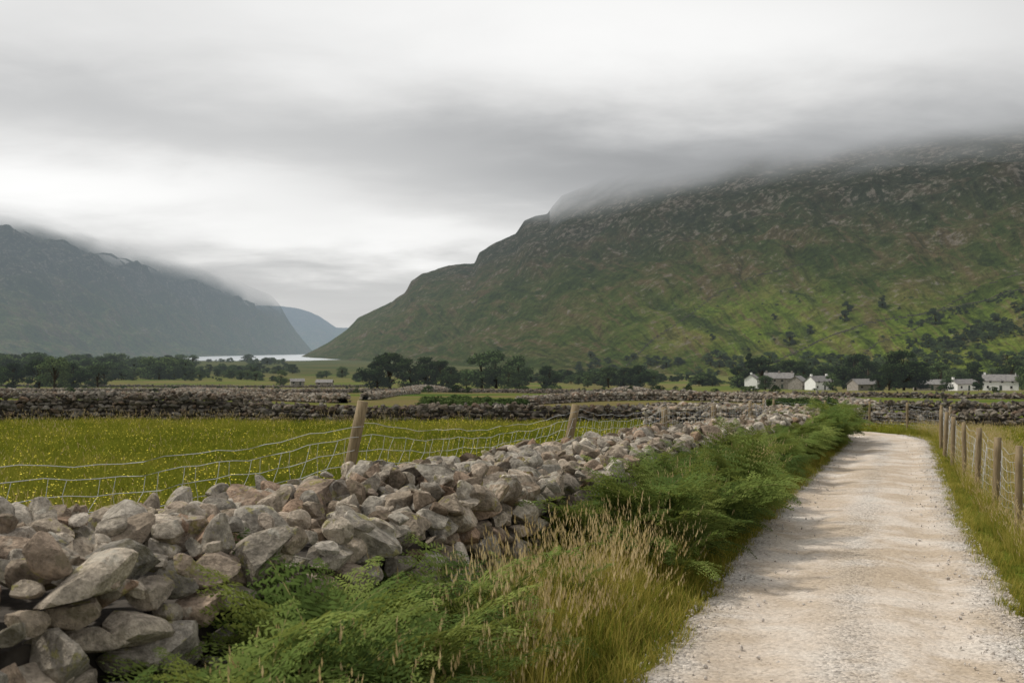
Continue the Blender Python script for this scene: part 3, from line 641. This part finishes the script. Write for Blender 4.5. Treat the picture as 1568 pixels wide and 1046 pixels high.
# ---------- houses
M_white=plain('whitewashed_render',(.70,.69,.66),(.78,.77,.74),1.5,.8,.1)
M_hst=plain('house_stone',(.20,.18,.155),(.32,.29,.26),2,.9,.5)
M_slate=plain('slate_roof',(.13,.125,.125),(.20,.19,.18),1.5,.7,.3)
M_glass=plain('window_glass',(.02,.022,.025),(.04,.04,.045),1,.15,0)
M_door=plain('painted_door',(.05,.07,.06),(.08,.09,.08),1,.5,0)
def box(x0,x1,y0,y1,z0,z1):
    V=[(x0,y0,z0),(x1,y0,z0),(x1,y1,z0),(x0,y1,z0),(x0,y0,z1),(x1,y0,z1),(x1,y1,z1),(x0,y1,z1)]
    return V,[(0,3,2,1),(4,5,6,7),(0,1,5,4),(1,2,6,5),(2,3,7,6),(3,0,4,7)]
def house(name,px,d,w,dp,hw,hr,yaw,mat,ch=2,storeys=2,nwin=4,zo=0.):
    e=bpy.data.objects.new(name,None); S.collection.objects.link(e); e.location=((px-CX)/F*d,d,G(d)+zo); e.rotation_euler=(0,0,yaw)
    def part(nm,V,Fc,mt):
        me=bpy.data.meshes.new(nm); me.from_pydata(V,[],Fc); me.materials.append(mt); o_=bpy.data.objects.new(nm,me); S.collection.objects.link(o_); o_.parent=e
    a,b=w/2,dp/2
    V=[(-a,-b,-1),(a,-b,-1),(a,b,-1),(-a,b,-1),(-a,-b,hw),(a,-b,hw),(a,b,hw),(-a,b,hw),(-a,0,hw+hr),(a,0,hw+hr)]
    part('walls',V,[(0,1,5,4),(2,3,7,6),(1,2,6,9,5),(3,0,4,8,7),(4,5,9,8),(6,7,8,9)],mat)
    ov=.3; th=.18; sl=hr/b; V=[]
    for s_ in (-1,1):
        y1=s_*(b+ov); z1=hw-ov*sl
        V+=[(-a-ov,y1,z1+.03),(a+ov,y1,z1+.03),(a+ov,0,hw+hr+.03),(-a-ov,0,hw+hr+.03),(-a-ov,y1,z1+.03+th),(a+ov,y1,z1+.03+th),(a+ov,0,hw+hr+.03+th),(-a-ov,0,hw+hr+.03+th)]
    Fc=[]
    for o_ in (0,8): Fc+=[tuple(o_+i for i in f) for f in [(0,3,2,1),(4,5,6,7),(0,1,5,4),(1,2,6,5),(3,0,4,7)]]
    part('roof',V,Fc,M_slate)
    for i in range(ch):
        cx=-a+.7+i*(w-1.4)/max(1,ch-1) if ch>1 else -a+.7
        V,Fc=box(cx-.4,cx+.4,-.35,.35,hw+hr-.8,hw+hr+.9); part('chimney_%d'%(i+1),V,Fc,mat)
        V,Fc=box(cx-.15,cx+.15,-.13,.13,hw+hr+.9,hw+hr+1.2); part('chimney_pot_%d'%(i+1),V,Fc,M_door)
    k=0
    for st in range(storeys):
        for i in range(nwin):
            wx=-a+w*(i+.5+rng.uniform(-.15,.15))/nwin; wz=.9+st*2.1; k+=1
            if st==0 and i==nwin//2:
                V,Fc=box(wx-.45,wx+.45,-b-.04,-b+.1,.05,2.0); part('door',V,Fc,M_door); continue
            V,Fc=box(wx-.4,wx+.4,-b-.03,-b+.1,wz,wz+.9); part('window_%d'%k,V,Fc,M_glass)
            V,Fc=box(wx-.5,wx+.5,-b-.09,-b-.035,wz-.13,wz-.02); part('sill_%d'%k,V,Fc,M_white)
house('white_cottage',1152,425,4,5.5,4.4,1.9,1.0,M_white,1,2,2)
house('stone_farmhouse',1193,430,12,6.5,4.5,2.2,-.35,M_hst,3,2,4,.3)
house('stone_barn',1222,418,6,6,3.6,2.,.9,M_hst,0,1,2)
house('white_cottage',1254,412,10,6,3.5,2.1,.5,M_white,2,2,3)
house('stone_barn',1325,385,12,6.5,2.4,1.9,.35,M_hst,0,1,3)
house('stone_barn',1426,395,13,6.5,2.4,1.7,-.3,M_hst,0,1,3)
house('white_cottage',1474,378,11,5.5,2.5,1.6,.4,M_white,1,1,3)
house('white_farmhouse',1532,372,12,6.5,3.6,2.2,-.45,M_white,2,2,3)
house('white_farmhouse',1604,390,12,7,4.0,2.3,.2,M_white,2,2,4)
house('stone_barn',455,520,7,5,2.0,1.4,.3,M_hst,0,1,2)
house('stone_barn',497,500,8,5,1.9,1.3,.0,M_hst,0,1,2)
# ---------- sun / world
EL=math.radians(50); az=Vector((-.97,.22,0)).normalized(); sd=Vector((az.x*math.cos(EL),az.y*math.cos(EL),math.sin(EL)))
ld=bpy.data.lights.new('sun','SUN'); ld.energy=3.6; ld.angle=math.radians(3.5); ld.color=(1,.95,.86)
lo=bpy.data.objects.new('sun',ld); S.collection.objects.link(lo); lo.rotation_euler=(-sd).to_track_quat('-Z','Y').to_euler(); lo.location=(-20,5,30)
w=bpy.data.worlds.new('World'); S.world=w; w.use_nodes=True; nt=w.node_tree; nt.nodes.clear(); t=T(nt)
out=nt.nodes.new('ShaderNodeOutputWorld')
sky=t.n('ShaderNodeTexSky',sky_type='NISHITA',sun_disc=False,sun_elevation=EL,sun_rotation=math.atan2(az.x,az.y))
b1=t.n('ShaderNodeBackground',{'Color':sky.outputs[0],'Strength':.08})
gen=t.n('ShaderNodeTexCoord').outputs['Generated']
sp=t.n('ShaderNodeSeparateXYZ',{0:gen}); x,y,z=sp.outputs
zc=t.m('ADD',t.m('MAXIMUM',z,0.),.14)
cx_=t.m('DIVIDE',x,zc); cy_=t.m('DIVIDE',y,zc)
pv=t.n('ShaderNodeCombineXYZ',{0:cx_,1:t.m('MULTIPLY',cy_,1.3),2:0.})
c1=t.noise(pv.outputs[0],.6,5,.5,.3); c2=t.noise(pv.outputs[0],1.6,5,.55,.2)
az_=t.m('ADD',t.m('ARCTAN2',x,y),t.m('MULTIPLY',t.m('SUBTRACT',c1,.5),.35))
el_=t.m('ADD',z,t.m('MULTIPLY',t.m('SUBTRACT',c2,.5),.08))
val=t.m('ADD',.76,t.m('MULTIPLY',t.m('SUBTRACT',c1,.5),.26))
for (a,e,sa,se,am) in [(-.38,.155,.16,.028,.28),(-.11,.105,.12,.02,.26),(-.25,.205,.26,.03,-.17),(.1,.17,.13,.03,-.18),(-.2,.06,.2,.025,-.20),(.42,.19,.30,.04,-.32),(.24,.28,.24,.055,.20),(.54,.36,.12,.08,-.16),(-.4,.33,.3,.06,.08),(-.5,.23,.12,.03,-.05),(0,.34,.2,.05,.08)]:
    q=t.m('ADD',t.m('POWER',t.m('ABSOLUTE',t.m('DIVIDE',t.m('SUBTRACT',az_,a),sa)),2.),t.m('POWER',t.m('ABSOLUTE',t.m('DIVIDE',t.m('SUBTRACT',el_,e),se)),2.))
    val=t.m('ADD',val,t.m('MULTIPLY',t.m('EXPONENT',t.m('MULTIPLY',q,-.5)),am))
val=t.m('ADD',val,t.m('MULTIPLY',t.m('SUBTRACT',c2,.5),.14))
colr=t.mix(t.ss(val,.35,.8),(.975,.985,.99),(1.0,.995,.98))
b2=t.n('ShaderNodeBackground',{'Color':colr,'Strength':val})
mx=t.n('ShaderNodeMixShader',{0:.95,1:b1.outputs[0],2:b2.outputs[0]})
nt.links.new(mx.outputs[0],out.inputs[0])
# ---------- camera
cd=bpy.data.cameras.new('camera'); cam=bpy.data.objects.new('camera',cd); S.collection.objects.link(cam); S.camera=cam
cam.location=(0,0,CZ); cam.rotation_euler=(math.radians(90),0,0); cd.sensor_width=36; cd.lens=36*F/1568; cd.shift_y=12/1568; cd.clip_start=.05; cd.clip_end=30000
cd.dof.use_dof=True; cd.dof.focus_distance=11; cd.dof.aperture_fstop=4
S.view_settings.view_transform='Standard'; S.view_settings.look='None'; S.view_settings.exposure=0
